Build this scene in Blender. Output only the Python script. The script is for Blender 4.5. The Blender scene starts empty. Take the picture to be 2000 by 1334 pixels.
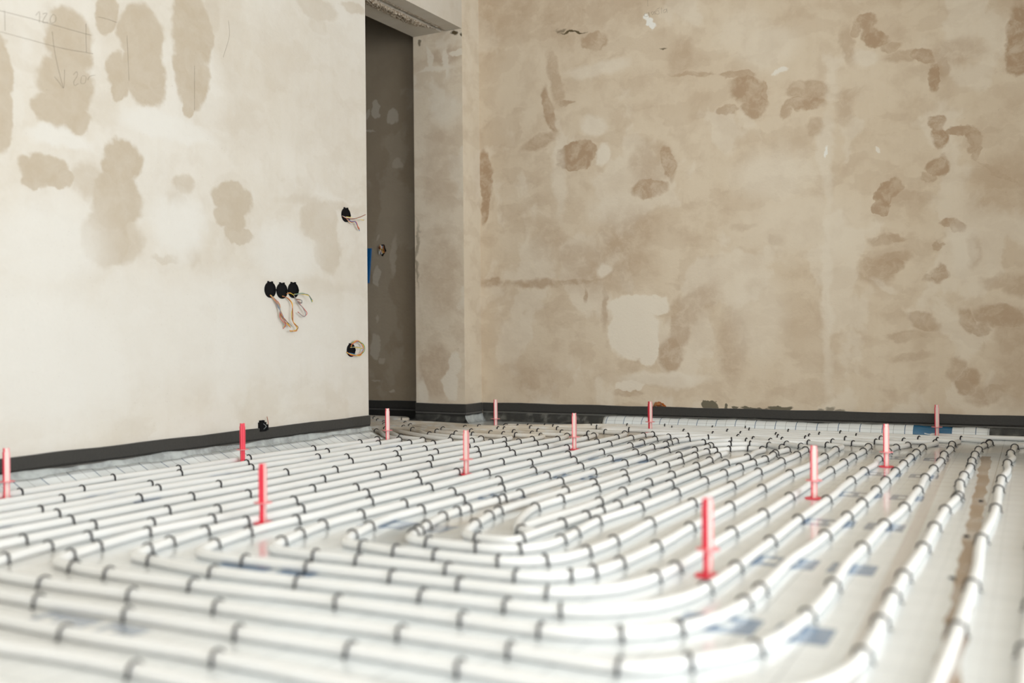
import bpy, math, random
from mathutils import Vector, Matrix
random.seed(7)
C = bpy.context.scene.collection
S = bpy.context.scene

# ---------------------------------------------------------------- camera
CAM = Vector((2.96404, -5.07237, 0.47))
CR = Vector((0.87815, 0.4783, -0.0087)); CU = Vector((0.00627, 0.00667, 0.99996)); CF = Vector((-0.47834, 0.87817, -0.00285))
FPX = 1991.05
cam = bpy.data.cameras.new('camera'); co = bpy.data.objects.new('camera', cam); C.objects.link(co)
co.matrix_world = Matrix(((CR.x, CU.x, -CF.x, CAM.x), (CR.y, CU.y, -CF.y, CAM.y), (CR.z, CU.z, -CF.z, CAM.z), (0, 0, 0, 1)))
cam.sensor_width = 36; cam.lens = FPX / 2000 * 36; cam.clip_start = 0.05; cam.clip_end = 50
cam.dof.use_dof = True; cam.dof.focus_distance = 4.7; cam.dof.aperture_fstop = 1.7
S.camera = co

# ---------------------------------------------------------------- light: daylight through the tall window beside the camera
S.view_settings.view_transform = 'Standard'; S.view_settings.look = 'None'; S.view_settings.gamma = 1
S.view_settings.exposure = -0.45
w = bpy.data.worlds.new('sky'); S.world = w; w.use_nodes = True
w.node_tree.nodes['Background'].inputs[0].default_value = (0.93, 0.96, 1.0, 1)
w.node_tree.nodes['Background'].inputs[1].default_value = 1.0

def area(name, loc, rot, sx, sy, power, col=(1, 1, 1), spread=180):
    l = bpy.data.lights.new(name, 'AREA'); l.shape = 'RECTANGLE'; l.size = sx; l.size_y = sy
    l.energy = power; l.color = col; l.spread = math.radians(spread)
    o = bpy.data.objects.new(name, l); C.objects.link(o); o.location = loc; o.rotation_euler = rot
    return o
XR = 3.32      # unseen pier, added to shade the right end of the back wall
XE = 6.6       # far right wall with the windows
YB = -7.0      # rear wall
WY0, WY1, WZ0, WZ1 = -6.5, -1.7, 0.05, 2.45   # window opening in the far right wall
# daylight entering at the window openings (just outside them)
area('daylight_side', (XE + 0.2, (WY0 + WY1) / 2, 1.25), (0, math.radians(90), 0), 2.4, WY1 - WY0, 335, (0.945, 0.972, 1.0))
area('daylight_rear', (4.0, YB - 0.15, 1.25), (math.radians(90), 0, 0), 2.6, 2.3, 112, (0.945, 0.972, 1.0))

# ---------------------------------------------------------------- helpers
def ray(px, py): return CF + CR * ((px - 1000) / FPX) - CU * ((py - 667) / FPX)
def on_floor(px, py, z=0.0):
    d = ray(px, py); t = (z - CAM.z) / d.z; return CAM + d * t
def on_back(px, py, y=0.0):
    d = ray(px, py); t = (y - CAM.y) / d.y; return CAM + d * t
def on_left(px, py, x=0.0):
    d = ray(px, py); t = (x - CAM.x) / d.x; return CAM + d * t

class MB:
    def __init__(s): s.v = []; s.f = []; s.m = []; s.sm = []
    def add(s, vs, fs, mi=0, smooth=False):
        n = len(s.v); s.v += [tuple(v) for v in vs]
        for f in fs: s.f.append(tuple(i + n for i in f)); s.m.append(mi); s.sm.append(smooth)
    def box(s, a, b, mi=0, M=None):
        x0, y0, z0 = a; x1, y1, z1 = b
        vs = [Vector(p) for p in ((x0,y0,z0),(x1,y0,z0),(x1,y1,z0),(x0,y1,z0),(x0,y0,z1),(x1,y0,z1),(x1,y1,z1),(x0,y1,z1))]
        if M: vs = [M @ v for v in vs]
        s.add(vs, ((0,3,2,1),(4,5,6,7),(0,1,5,4),(1,2,6,5),(2,3,7,6),(3,0,4,7)), mi)
    def quad(s, a, b, c, d, mi=0): s.add((a, b, c, d), ((0, 1, 2, 3),), mi)
    def tube(s, pts, r, n=8, mi=0, cap=True, flat=1.0, up=None):
        pts = [Vector(p) for p in pts]; L = len(pts); vs = []; fs = []
        nrm = None
        for i, p in enumerate(pts):
            t = (pts[min(i + 1, L - 1)] - pts[max(i - 1, 0)]).normalized()
            if nrm is None:
                a = Vector(up) if up else (Vector((0, 0, 1)) if abs(t.z) < .9 else Vector((1, 0, 0)))
                nrm = (a - t * a.dot(t)).normalized()
            else: nrm = (nrm - t * nrm.dot(t)).normalized()
            b = t.cross(nrm); rr = r[i] if isinstance(r, (list, tuple)) else r
            for k in range(n):
                an = 2 * math.pi * k / n
                vs.append(p + nrm * math.sin(an) * rr + b * math.cos(an) * rr * flat)
        for i in range(L - 1):
            for k in range(n):
                a, b2 = i * n + k, i * n + (k + 1) % n
                fs.append((a, b2, b2 + n, a + n))
        if cap: fs.append(tuple(range(n - 1, -1, -1))); fs.append(tuple(range((L - 1) * n, L * n)))
        s.add(vs, fs, mi, True)
    def disc(s, c, r, z0, z1, n=20, mi=0, M=None):
        vs = [Vector((c[0] + r * math.cos(2*math.pi*k/n), c[1] + r * math.sin(2*math.pi*k/n), z)) for z in (z0, z1) for k in range(n)]
        if M: vs = [M @ v for v in vs]
        fs = [(k, (k+1) % n, n + (k+1) % n, n + k) for k in range(n)] + [tuple(range(n-1, -1, -1)), tuple(range(n, 2*n))]
        s.add(vs, fs, mi)
    def mesh(s, name, mats):
        me = bpy.data.meshes.new(name); me.from_pydata(s.v, [], s.f)
        for m in (mats if isinstance(mats, (list, tuple)) else [mats]): me.materials.append(m)
        me.polygons.foreach_set('material_index', s.m); me.polygons.foreach_set('use_smooth', s.sm); me.update()
        return me
    def build(s, name, mats, parent=None, loc=None):
        o = bpy.data.objects.new(name, s.mesh(name, mats)); C.objects.link(o)
        if parent: o.parent = parent
        if loc: o.location = loc
        return o

def tag(o, label, cat, group=None, kind=None):
    o['label'] = label; o['category'] = cat
    if group: o['group'] = group
    if kind: o['kind'] = kind
    return o
def struct(o): o['kind'] = 'structure'; return o
def empty(name, loc, rz=0):
    o = bpy.data.objects.new(name, None); C.objects.link(o); o.location = loc; o.rotation_euler = (0, 0, rz); return o

# ---------------------------------------------------------------- node helpers
class NT:
    def __init__(s, name):
        s.mat = bpy.data.materials.new(name); s.mat.use_nodes = True; s.t = s.mat.node_tree
        s.b = s.t.nodes['Principled BSDF']
    def n(s, kind, ins=None, **kw):
        nd = s.t.nodes.new(kind)
        for k, v in kw.items(): setattr(nd, k, v)
        for k, v in (ins or {}).items():
            if hasattr(v, 'is_output') or isinstance(v, bpy.types.NodeSocket): s.t.links.new(v, nd.inputs[k])
            else: nd.inputs[k].default_value = v
        return nd
    def math(s, op, a, b=None, c=None, clamp=False):
        ins = {0: a}
        if b is not None: ins[1] = b
        if c is not None: ins[2] = c
        return s.n('ShaderNodeMath', ins, operation=op, use_clamp=clamp).outputs[0]
    def mix(s, f, a, b):
        nd = s.t.nodes.new('ShaderNodeMix'); nd.data_type = 'RGBA'
        for sock, v in ((nd.inputs[0], f), (nd.inputs[6], a), (nd.inputs[7], b)):
            if isinstance(v, bpy.types.NodeSocket): s.t.links.new(v, sock)
            elif isinstance(v, tuple) and len(v) == 3: sock.default_value = (*v, 1)
            else: sock.default_value = v
        return nd.outputs[2]
    def ramp(s, f, lo, hi, a=0.0, b=1.0):
        return s.n('ShaderNodeMapRange', {0: f, 1: lo, 2: hi, 3: a, 4: b}, interpolation_type='SMOOTHSTEP').outputs[0]
    def noise(s, vec, scale, detail=3, rough=.5, out=0):
        return s.n('ShaderNodeTexNoise', {'Vector': vec, 'Scale': scale, 'Detail': detail, 'Roughness': rough}).outputs[out]
    def set(s, **kw):
        for k, v in kw.items():
            k = k.replace('_', ' ')
            if isinstance(v, bpy.types.NodeSocket): s.t.links.new(v, s.b.inputs[k])
            else: s.b.inputs[k].default_value = (*v, 1) if k == 'Base Color' else v
    def bump(s, h, strength, dist=0.01):
        nd = s.n('ShaderNodeBump', {'Height': h, 'Strength': strength, 'Distance': dist})
        s.t.links.new(nd.outputs[0], s.b.inputs['Normal'])

def srgb(r, g, b):
    f = lambda c: (c / 255 / 12.92) if c / 255 <= .04045 else ((c / 255 + .055) / 1.055) ** 2.4
    return (f(r), f(g), f(b))
def plain(name, col, rough=.5, **kw):
    n = NT(name); n.set(Base_Color=col, Roughness=rough, **kw); return n.mat

def plaster(name, axis, blobs, base, base2, dark, light=(.80, .77, .69), grain=1.0):
    """axis: 0 -> wall in the yz plane, 1 -> wall in the xz plane.  blobs: (u, v, ru, rv, rot, strength, soft, tone)"""
    n = NT(name)
    g = n.n('ShaderNodeNewGeometry').outputs['Position']
    sp = n.n('ShaderNodeSeparateXYZ', {0: g}).outputs
    uv = n.n('ShaderNodeCombineXYZ', {0: sp[1] if axis == 0 else sp[0], 1: sp[2], 2: 0.37 if axis == 0 else 1.9}).outputs[0]
    big = n.noise(uv, 5.0, 3, .6, 1); small = n.noise(uv, 26, 4, .6, 1)
    def vm(op, a, b=None, sc=None):
        ins = {0: a}
        if b is not None: ins[1] = b
        nd = n.n('ShaderNodeVectorMath', ins, operation=op)
        if sc is not None: nd.inputs['Scale'].default_value = sc
        return nd.outputs[0]
    wv = vm('ADD', uv, vm('SCALE', vm('SUBTRACT', big, (.5, .5, .5)), sc=.11))
    wv = vm('ADD', wv, vm('SCALE', vm('SUBTRACT', small, (.5, .5, .5)), sc=.035))
    wv = vm('MULTIPLY', wv, (1, 1, 0))
    acc = {}
    for (u, v, ru, rv, rot, st, soft, tone) in blobs:
        m = n.n('ShaderNodeMapping', {'Vector': wv, 'Location': (u, v, 0), 'Rotation': (0, 0, rot), 'Scale': (ru, rv, 1)}, vector_type='TEXTURE').outputs[0]
        d = n.n('ShaderNodeVectorMath', {0: m}, operation='LENGTH').outputs['Value']
        a = n.ramp(d, 1 + soft, 1 - soft, 0.0, st)
        acc[tone] = a if tone not in acc else n.math('MAXIMUM', acc[tone], a)
    mott = n.ramp(n.noise(uv, 2.1, 5, .62), .40, .66)
    mott2 = n.ramp(n.noise(wv, 7.5, 4, .6), .45, .68)
    swp = n.n('ShaderNodeMapping', {'Vector': wv, 'Rotation': (0, 0, .5), 'Scale': (1, 2.2, 1)}).outputs[0]
    blot = n.ramp(n.noise(swp, 2.6, 5, .55), .515, .56); blot2 = n.ramp(n.noise(n.n('ShaderNodeMapping', {'Vector': wv, 'Location': (4, 7, 0), 'Scale': (1, .7, 1)}).outputs[0], 2.2, 5, .55), .53, .575)
    strk = n.noise(n.n('ShaderNodeMapping', {'Vector': uv, 'Scale': (9, 1.1, 1)}).outputs[0], 1.6, 3, .55)
    col = n.mix(n.math('MULTIPLY', mott, .6), base, base2)
    col = n.mix(n.math('MULTIPLY', n.ramp(strk, .45, .7), .3), col, base2)
    col = n.mix(n.math('MULTIPLY', mott2, .26 * grain), col, dark)
    col = n.mix(n.math('MULTIPLY', blot, .17 * grain), col, dark)
    col = n.mix(n.math('MULTIPLY', blot2, .38 * grain), col, light)
    if 'd' in acc:
        tex = n.ramp(n.noise(wv, 14, 4, .65), (.25 if grain < .8 else .32), (.75 if grain < .8 else .6), (.72 if grain < .8 else .45), 1.0)
        col = n.mix(n.math('MULTIPLY', acc['d'], tex), col, dark)
    if 'l' in acc: col = n.mix(acc['l'], col, light)
    if 'w' in acc: col = n.mix(acc['w'], col, (.86, .85, .80))
    if 'k' in acc: col = n.mix(acc['k'], col, srgb(96, 84, 62))
    if 'g' in acc: col = n.mix(acc['g'], col, srgb(116, 110, 94))
    if 'o' in acc: col = n.mix(acc['o'], col, srgb(176, 92, 30))
    sk = n.noise(uv, 210, 2, .5)
    col = n.mix(n.ramp(sk, .70, .78, 0, .55 * grain), col, srgb(120, 98, 74))
    n.set(Base_Color=col, Roughness=.92, Specular_IOR_Level=.12)
    n.bump(n.math('ADD', n.noise(uv, 60, 5, .6), n.math('MULTIPLY', n.noise(uv, 9, 3, .5), 2.0)), .22, .006)
    return n.mat

def bl(px, py, rx, ry, rot=0, st=1.0, soft=.12, tone='d', plane='L'):
    f = on_left if plane == 'L' else on_back
    i = 1 if plane == 'L' else 0
    c = f(px, py); a = f(px + rx, py); b = f(px, py - ry)
    return (c[i], c.z, abs(a[i] - c[i]), abs(b.z - c.z), math.radians(rot), st, soft, tone)

# ---------------------------------------------------------------- materials
LB = [ # left wall: darker repair patches
 bl(140,80,44,62), bl(126,165,52,62), bl(112,222,46,36), bl(150,232,30,28), bl(0,130,24,70), bl(0,225,28,66), bl(207,22,24,38),
 bl(275,70,44,60), bl(283,145,38,66), bl(232,150,26,44), bl(226,180,16,22), bl(375,60,42,80), bl(372,150,34,62), bl(370,205,14,24), bl(415,25,20,40,0,.5,.4),
 bl(84,330,44,34), bl(118,352,30,20), bl(62,352,24,14), bl(238,318,40,44), bl(228,390,52,64,0,.9), bl(208,462,50,58,0,.85), bl(172,350,34,36,0,.6,.3), bl(240,470,40,44,0,.7,.2),
 bl(360,366,22,18,0,.7,.3), bl(345,392,18,16,0,.55,.4), bl(455,392,36,34,0,.9), bl(448,432,30,26,0,.9), bl(466,462,28,18,0,.8), bl(376,494,16,22,0,.4,.4),
 bl(318,502,24,6,0,.5,.3), bl(624,430,34,40,0,.5), bl(640,490,26,44,0,.5), bl(640,402,76,10,0,.4,.5), bl(620,18,40,24,0,.5,.2), bl(620,52,20,16,0,.35,.3), bl(688,14,24,14,0,.6,.2),
 bl(600,140,120,120,0,.22,.6), bl(450,90,36,100,0,.3,.5), bl(480,240,60,60,0,.25,.5), bl(600,240,90,60,0,.2,.5), bl(640,560,90,12,0,.2,.6),
 bl(880,10,60,50,0,.35,.5), bl(760,-20,120,40,0,.3,.6), bl(60,655,60,40,0,.1,.6),
 bl(350,445,50,60,0,.8,.4,'l'), bl(100,480,110,90,0,.7,.5,'l'), bl(560,500,60,60,0,.7,.4,'l'), bl(420,650,300,110,0,.6,.5,'l'), bl(100,700,180,150,0,.8,.5,'l'),
 bl(120,270,60,18,0,.7,.3,'l'), bl(330,250,90,26,0,.6,.3,'l'), bl(205,395,6,40,0,.0,.3,'l')]
def bb(*a):
    a = list(a) + [0, 1.0, .17, 'd'][len(a) - 4:]
    return bl(*a, plane='B')
BB = [ # back wall
 bb(1125,300,42,27,0,1,.06), bb(1120,318,36,14,0,1,.08), bb(1305,318,15,38,15,.9), bb(1268,368,38,16,0,.9), bb(1275,320,44,44,0,.45,.2), bb(947,340,14,50), bb(944,395,8,44),
 bb(1162,78,26,18,0,.8), bb(1150,88,14,10,0,.8), bb(1084,150,12,60,12,.6,.3), bb(1072,215,10,46,14,.9,.2), bb(1050,275,34,14,20,.7,.3), bb(1103,202,14,6,0,.8), bb(1110,40,60,60,0,.45,.5),
 bb(980,30,60,50,0,.5,.5), bb(1180,20,140,40,0,.35,.6), bb(1690,44,22,16,0,.9), bb(1668,60,10,14,0,.7), bb(1712,72,34,16,-25,1), bb(1745,92,20,12,0,.7), bb(1768,112,40,14,0,.6,.3),
 bb(1802,112,26,14,-30,.9), bb(1826,150,11,26,0,1), bb(1840,130,14,24,0,.6,.3), bb(1655,90,14,44,15,.55,.3), bb(1462,172,36,26,0,.95), bb(1478,205,26,26,0,.9), bb(1440,146,40,8,0,.7), bb(1350,146,40,5,-12,.7,.3),
 bb(1330,110,24,34,0,.45,.4), bb(1495,180,8,30,0,.7), bb(1425,215,24,10,0,.7), bb(1575,176,44,20,0,.7), bb(1568,205,38,16,0,.9), bb(1535,220,10,18,0,.7), bb(1592,250,14,16,0,.6,.3), bb(1650,205,20,36,0,.5,.4),
 bb(1830,232,18,16,0,1), bb(1832,262,18,24,0,1), bb(1870,258,32,10,-8,.9), bb(1898,275,14,24,0,.9), bb(1905,300,8,18,0,.7), bb(1832,320,24,20,0,.95), bb(1812,345,18,14,0,.7), bb(1725,382,24,22,0,1,.06), bb(1718,410,22,16,0,1,.06),
 bb(1745,372,14,20,0,.9), bb(1780,392,50,16,0,.4,.4), bb(1850,432,20,10,0,.9), bb(1876,440,20,14,0,.95), bb(1825,478,12,10,0,.7), bb(1902,490,14,30,0,.5,.3), bb(1728,468,34,8,0,.7,.3), bb(1738,502,30,10,0,.6,.3),
 bb(1712,530,40,30,0,.7,.25), bb(1742,520,20,14,0,.8), bb(1834,532,18,22,0,.8,.2), bb(1815,545,12,10,0,.6,.3), bb(1180,520,90,50,0,.55,.5), bb(1225,450,60,50,0,.6,.4), bb(1210,480,30,20,0,.7,.3), bb(1070,470,30,40,0,.4,.4), bb(1120,500,34,20,0,.5,.4),
 bb(1080,552,110,7,0,.8,.5), bb(960,550,20,10,0,.8,.4), bb(1142,572,4,14,0,.8,.3), bb(1180,600,6,40,0,.6,.4), bb(1310,690,26,34,0,.8), bb(1325,640,22,60,0,.6,.2), bb(1355,600,60,30,30,.5,.3), bb(1432,670,30,70,0,.55,.3), bb(1285,745,60,10,0,.4,.5),
 bb(1225,765,26,10,0,.6,.2), bb(1805,630,34,16,-20,.7,.2), bb(1768,655,40,10,0,.5,.3), bb(1890,625,18,24,0,.8,.2), bb(1915,640,20,14,0,.7,.2), bb(1960,620,60,22,-12,.8,.2), bb(1985,650,40,50,0,.5,.4), bb(1895,745,22,26,-40,.8,.2),
 bb(1935,768,50,18,15,.7,.3), bb(1870,725,20,24,0,.6,.3), bb(1985,740,50,60,0,.45,.5), bb(1992,60,26,60,0,1), bb(1990,120,22,30,0,1), bb(1870,100,60,26,0,.5,.4), bb(1960,360,70,60,0,.45,.4), bb(1950,340,50,6,-35,.7,.3),
 bb(1995,560,30,24,0,.6,.3), bb(1958,545,40,14,0,.5,.3), bb(1455,440,24,6,0,.5,.4), bb(1520,470,14,12,0,.5,.4), bb(1040,740,60,40,0,.4,.5), bb(1475,560,20,16,0,.35,.5), bb(1780,700,40,8,0,.4,.4), bb(1580,630,50,26,0,.25,.6),
 bb(1245,600,60,22,0,.9,.08,'l'), bb(1232,650,44,54,0,.9,.08,'l'), bb(1262,680,22,36,0,.9,.08,'l'), bb(1232,752,28,10,0,.8,.1,'l'), bb(1300,740,90,14,0,.6,.3,'l'), bb(1160,245,24,20,0,.6,.3,'l'), bb(1180,300,14,20,-20,.8,.2,'l'),
 bb(1090,350,12,70,0,.4,.4,'l'), bb(1510,340,80,50,0,.5,.5,'l'), bb(1612,300,16,80,0,.5,.4,'l'), bb(1616,520,10,280,0,.45,.5,'l'), bb(1500,90,60,40,0,.4,.4,'l'), bb(1450,60,50,40,0,.3,.5,'l'), bb(1480,620,60,80,0,.4,.5,'l'), bb(1560,440,120,60,0,.35,.6,'l'), bb(1170,135,60,14,0,.5,.4,'l'), bb(1200,412,60,30,0,.3,.5,'l'),
 bb(1178,530,14,14,0,.7,.3,'l'), bb(1690,115,26,20,0,.5,.3,'l'), bb(1880,480,30,50,0,.45,.4,'l'), bb(1730,560,30,8,-30,.4,.4,'l'),
 bb(1262,34,5,8,0,1,.2,'w'), bb(1268,44,8,8,-30,1,.15,'w'), bb(1276,53,8,6,-30,1,.15,'w'), bb(1615,290,3,9,0,.9,.3,'w'), bb(1522,136,10,5,0,.6,.3,'w'), bb(1715,297,4,5,0,.6,.3,'w'),
 bb(1384,796,16,9,0,1,.06,'g'), bb(1417,793,4,7,0,1,.1,'g'), bb(1437,797,8,4,0,1,.1,'g'), bb(1475,800,26,4,0,1,.15,'g'), bb(1525,800,26,5,0,1,.15,'g'), bb(1604,802,12,5,0,.7,.3,'g'), bb(1622,798,7,7,0,.7,.3,'g'), bb(1640,802,10,4,0,.7,.3,'g'),
 bb(1286,789,12,6,0,1,.1,'o'), bb(1304,793,12,3,0,1,.15,'k'), bb(1120,62,26,2.2,-6,1,.3,'k'), bb(1095,58,10,3,0,.6,.4,'k'), bb(1296,94,7,1.5,0,.8,.4,'k')]
M_left = plaster('plaster_left', 0, LB, (.70,.665,.60), (.65,.60,.515), (.50,.425,.325), (.735,.72,.675), .6)
XB = [0, .48, .95, 1.42, 1.87, 2.3, 6.8]; M_backs = []
for a_, b_ in zip(XB, XB[1:]):      # one stretch of the wall per material so that each keeps only its own stains
    M_backs.append(plaster('plaster_back', 1, [q for q in BB if q[0] + q[2] * 1.3 + .08 > a_ and q[0] - q[2] * 1.3 - .08 < b_], (.71,.61,.475), (.645,.535,.40), (.45,.325,.215), (.80,.735,.625), 1.0))
M_back = plaster('plaster_plain', 1, [], (.68,.585,.455), (.62,.515,.385), (.43,.315,.21))

def pj(*a):
    f = on_back(a[0], a[1], -.186); g = on_back(a[0] + a[2], a[1], -.186); hh = on_back(a[0], a[1] - a[3], -.186)
    return (f.x, f.z, abs(g.x - f.x), abs(hh.z - f.z), 0, a[4], a[5], a[6])
JB = [pj(868,110,30,20,.8,.3,'d'), pj(860,330,34,80,.5,.4,'d'), pj(862,540,34,80,.6,.4,'d'), pj(850,720,34,50,.8,.2,'d'), pj(880,750,18,30,.9,.12,'l'), pj(890,710,14,22,.8,.12,'l'), pj(825,765,10,24,.8,.2,'l'),
      pj(895,100,18,6,.9,.2,'l'), pj(870,120,6,30,.8,.2,'l'), pj(840,115,6,28,.7,.2,'l'), pj(872,215,26,30,.6,.4,'l'), pj(850,138,34,5,.7,.3,'l'), pj(901,64,6,3,1,.3,'k'), pj(884,66,6,4,1,.3,'k'), pj(825,78,4,5,.8,.3,'k'), pj(815,500,3,60,.5,.5,'k')]
M_jamb = plaster('plaster_jamb', 1, JB, (.80,.70,.56), (.74,.635,.49), (.58,.455,.33), (.84,.77,.65), 1.4)
def ph(*a):
    f = on_back(a[0], a[1], -.05); g = on_back(a[0] + a[2], a[1], -.05); hh = on_back(a[0], a[1] - a[3], -.05)
    return (f.x, f.z, abs(g.x - f.x), abs(hh.z - f.z), 0, a[4], a[5], a[6])
HB = [ph(735,215,6,14,.9,.1,'l'), ph(722,225,5,8,.8,.1,'l'), ph(765,225,12,16,.9,.12,'l'), ph(722,252,10,2,.8,.2,'l'), ph(775,320,10,8,.7,.2,'l'), ph(738,540,7,20,.9,.1,'l'), ph(736,465,3,8,.7,.2,'l'),
      ph(772,500,6,40,.6,.3,'l'), ph(735,675,8,22,.9,.12,'l'), ph(745,700,6,6,.8,.2,'l'), ph(736,624,3,8,.8,.2,'l'), ph(765,763,6,3,.9,.2,'l'), ph(730,745,8,2,.6,.3,'l')]
M_ret = plaster('plaster_return', 0, [], (.74,.66,.535), (.68,.595,.47), (.50,.39,.28), (.78,.71,.60), 1.0)
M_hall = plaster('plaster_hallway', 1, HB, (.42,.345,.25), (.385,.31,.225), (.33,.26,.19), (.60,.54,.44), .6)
M_ceil = plain('ceiling_plaster', (.72, .69, .63), .9)

# foil of the insulation panels: off-white, fine printed grid, blue prints every half metre, dust by the doorway
def foil(name, upstand=False):
    n = NT(name)
    g = n.n('ShaderNodeNewGeometry').outputs['Position']
    sp = n.n('ShaderNodeSeparateXYZ', {0: g}).outputs; x, y, z = sp[0], sp[1], sp[2]
    xs = n.math('ADD', x, n.math('MULTIPLY', y, .026))
    def line(v, per, ph, wd):
        f = n.math('FRACT', n.math('DIVIDE', n.math('ADD', v, 50 * per - ph), per))
        d = n.math('MULTIPLY', n.math('ABSOLUTE', n.math('SUBTRACT', f, .5)), per)
        return n.math('LESS_THAN', n.math('SUBTRACT', per / 2, d), wd)
    def band(v, a, b): return n.math('MULTIPLY', n.math('GREATER_THAN', v, a), n.math('LESS_THAN', v, b))
    base = (.84, .885, .90)
    mot = n.noise(g, 7, 4, .6)
    col = n.mix(n.ramp(mot, .35, .75, 0, .55), base, (.78, .825, .84))
    if upstand:
        v = y if upstand == 'y' else x
        l1 = line(v, .1, .0, .0016); l2 = line(v, .1, .05, .0008)
        col = n.mix(l1, col, (.05, .13, .26)); col = n.mix(n.math('MULTIPLY', l2, .8), col, (.16, .16, .16))
        col = n.mix(n.math('MULTIPLY', line(z, .03, .0, .0010), .35), col, (.2, .22, .25))
        if upstand == 'x':
            bp = n.math('MULTIPLY', band(x, 2.335, 2.50), n.math('GREATER_THAN', z, .006))
            wl = n.math('LESS_THAN', n.math('ABSOLUTE', n.math('SUBTRACT', z, n.math('ADD', .014, n.math('MULTIPLY', n.math('POWER', n.math('MULTIPLY', n.math('SUBTRACT', x, 2.42), 18.0), 2.0), .011)))), .0022)
            col = n.mix(bp, col, (.01, .13, .27)); col = n.mix(n.math('MULTIPLY', n.math('MULTIPLY', wl, bp), band(x, 2.385, 2.45)), col, (.6, .66, .68))
    else:
        gl = n.math('MAXIMUM', line(xs, .1, .016, .0011), line(y, .1, .04, .0008))
        fine = n.math('MAXIMUM', line(xs, .1, .066, .0005), line(y, .05, .015, .0004))
        col = n.mix(n.math('MULTIPLY', gl, .62), col, (.12, .16, .20)); col = n.mix(n.math('MULTIPLY', fine, .4), col, (.2, .22, .24))
        # blue prints: a box with a cut-out glyph and a second smaller box, repeated along the panel
        yr = n.math('MULTIPLY', n.math('FRACT', n.math('DIVIDE', n.math('ADD', y, 50.045 + .0), .5)), .5)   # 0..0.5, print centred at .10
        yy = n.math('SUBTRACT', yr, .10)
        blue = None
        for cx in (.36, 1.40, 2.40):
            u = n.math('SUBTRACT', xs, cx)
            b1 = n.math('MULTIPLY', band(u, -.10, .035), band(yy, -.05, .05))
            ring = n.math('MULTIPLY', band(u, -.075, -.005), band(yy, -.018, .022))
            leg = n.math('MULTIPLY', band(u, -.045, -.03), band(yy, -.04, .03))
            b1 = n.math('MULTIPLY', b1, n.math('SUBTRACT', 1.0, n.math('SUBTRACT', ring, n.math('MULTIPLY', leg, ring))))
            b2 = n.math('MULTIPLY', band(u, .06, .15), band(yy, -.05, .05))
            dot = n.math('MULTIPLY', band(u, .08, .10), band(yy, -.02, .02))
            b = n.math('MAXIMUM', b1, n.math('SUBTRACT', b2, dot))
            blue = b if blue is None else n.math('MAXIMUM', blue, b)
        col = n.mix(n.math('MULTIPLY', blue, .85), col, (.09, .20, .36))
        # tan seam with torn foil under the second column from the right
        sx = n.math('ADD', n.math('ADD', x, n.math('MULTIPLY', y, .046)), n.math('MULTIPLY', n.math('SUBTRACT', n.noise(g, 9, 2, .5), .5), .03))
        seam = n.math('MULTIPLY', band(sx, 2.636, 2.670), n.math('LESS_THAN', y, -.75))
        col = n.mix(n.math('MULTIPLY', seam, n.ramp(n.noise(g, 5, 2, .5), .3, .6, .55, 1.0)), col, (.33, .23, .155))
        tape = band(n.math('ADD', x, n.math('MULTIPLY', y, .05)), 2.50, 2.53)
        col = n.mix(n.math('MULTIPLY', tape, .45), col, (.56, .47, .41))
        # building dust: by the doorway, under the far rows and in a streak in the middle of the spiral
        def dustblob(cx, cy, rx, ry, rot, st):
            m = n.n('ShaderNodeMapping', {'Vector': n.n('ShaderNodeVectorMath', {0: n.n('ShaderNodeVectorMath', {0: g, 1: (1, 1, 0)}, operation='MULTIPLY').outputs[0], 1: n.n('ShaderNodeVectorMath', {0: n.noise(g, 6, 3, .6, 1), 1: (.2, .2, 0)}, operation='MULTIPLY').outputs[0]}, operation='ADD').outputs[0],
                     'Location': (cx + .1, cy + .1, 0), 'Rotation': (0, 0, rot), 'Scale': (rx, ry, 1)}, vector_type='TEXTURE').outputs[0]
            return n.ramp(n.n('ShaderNodeVectorMath', {0: m}, operation='LENGTH').outputs['Value'], 1.25, .55, 0, st)
        dd = None
        for a in ((-.1, -.75, .9, .55, 0, .95), (.75, -.62, .75, .32, .3, .9), (1.7, -1.05, .5, .28, 0, .35), (2.35, -.5, .5, .22, .1, .5), (1.60, -2.4, .06, .75, 0, .6), (1.75, -1.25, .12, .5, 0, .5), (1.0, -3.85, .9, .35, -.2, .35)):
            q = dustblob(*a); dd = q if dd is None else n.math('MAXIMUM', dd, q)
        col = n.mix(dd, col, (.62, .54, .44))
        spk = n.ramp(n.noise(g, 90, 2, .5), .68, .74)
        col = n.mix(n.math('MULTIPLY', spk, n.math('MULTIPLY', dd, .8)), col, (.7, .66, .6))
    n.set(Base_Color=col, Roughness=.24, Specular_IOR_Level=.6, Coat_Weight=(.7 if upstand else n.math('SUBTRACT', .7, n.math('MULTIPLY', dd, .7))), Coat_Roughness=.10, Coat_IOR=1.5)
    n.bump(n.math('ADD', n.noise(g, 12, 3, .5), n.math('MULTIPLY', n.noise(g, 45, 2, .5), .15)), .16, .006)
    return n.mat
M_foil = foil('panel_foil'); M_up_x = foil('foil_upstand_back', 'x'); M_up_y = foil('foil_upstand_left', 'y')

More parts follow.
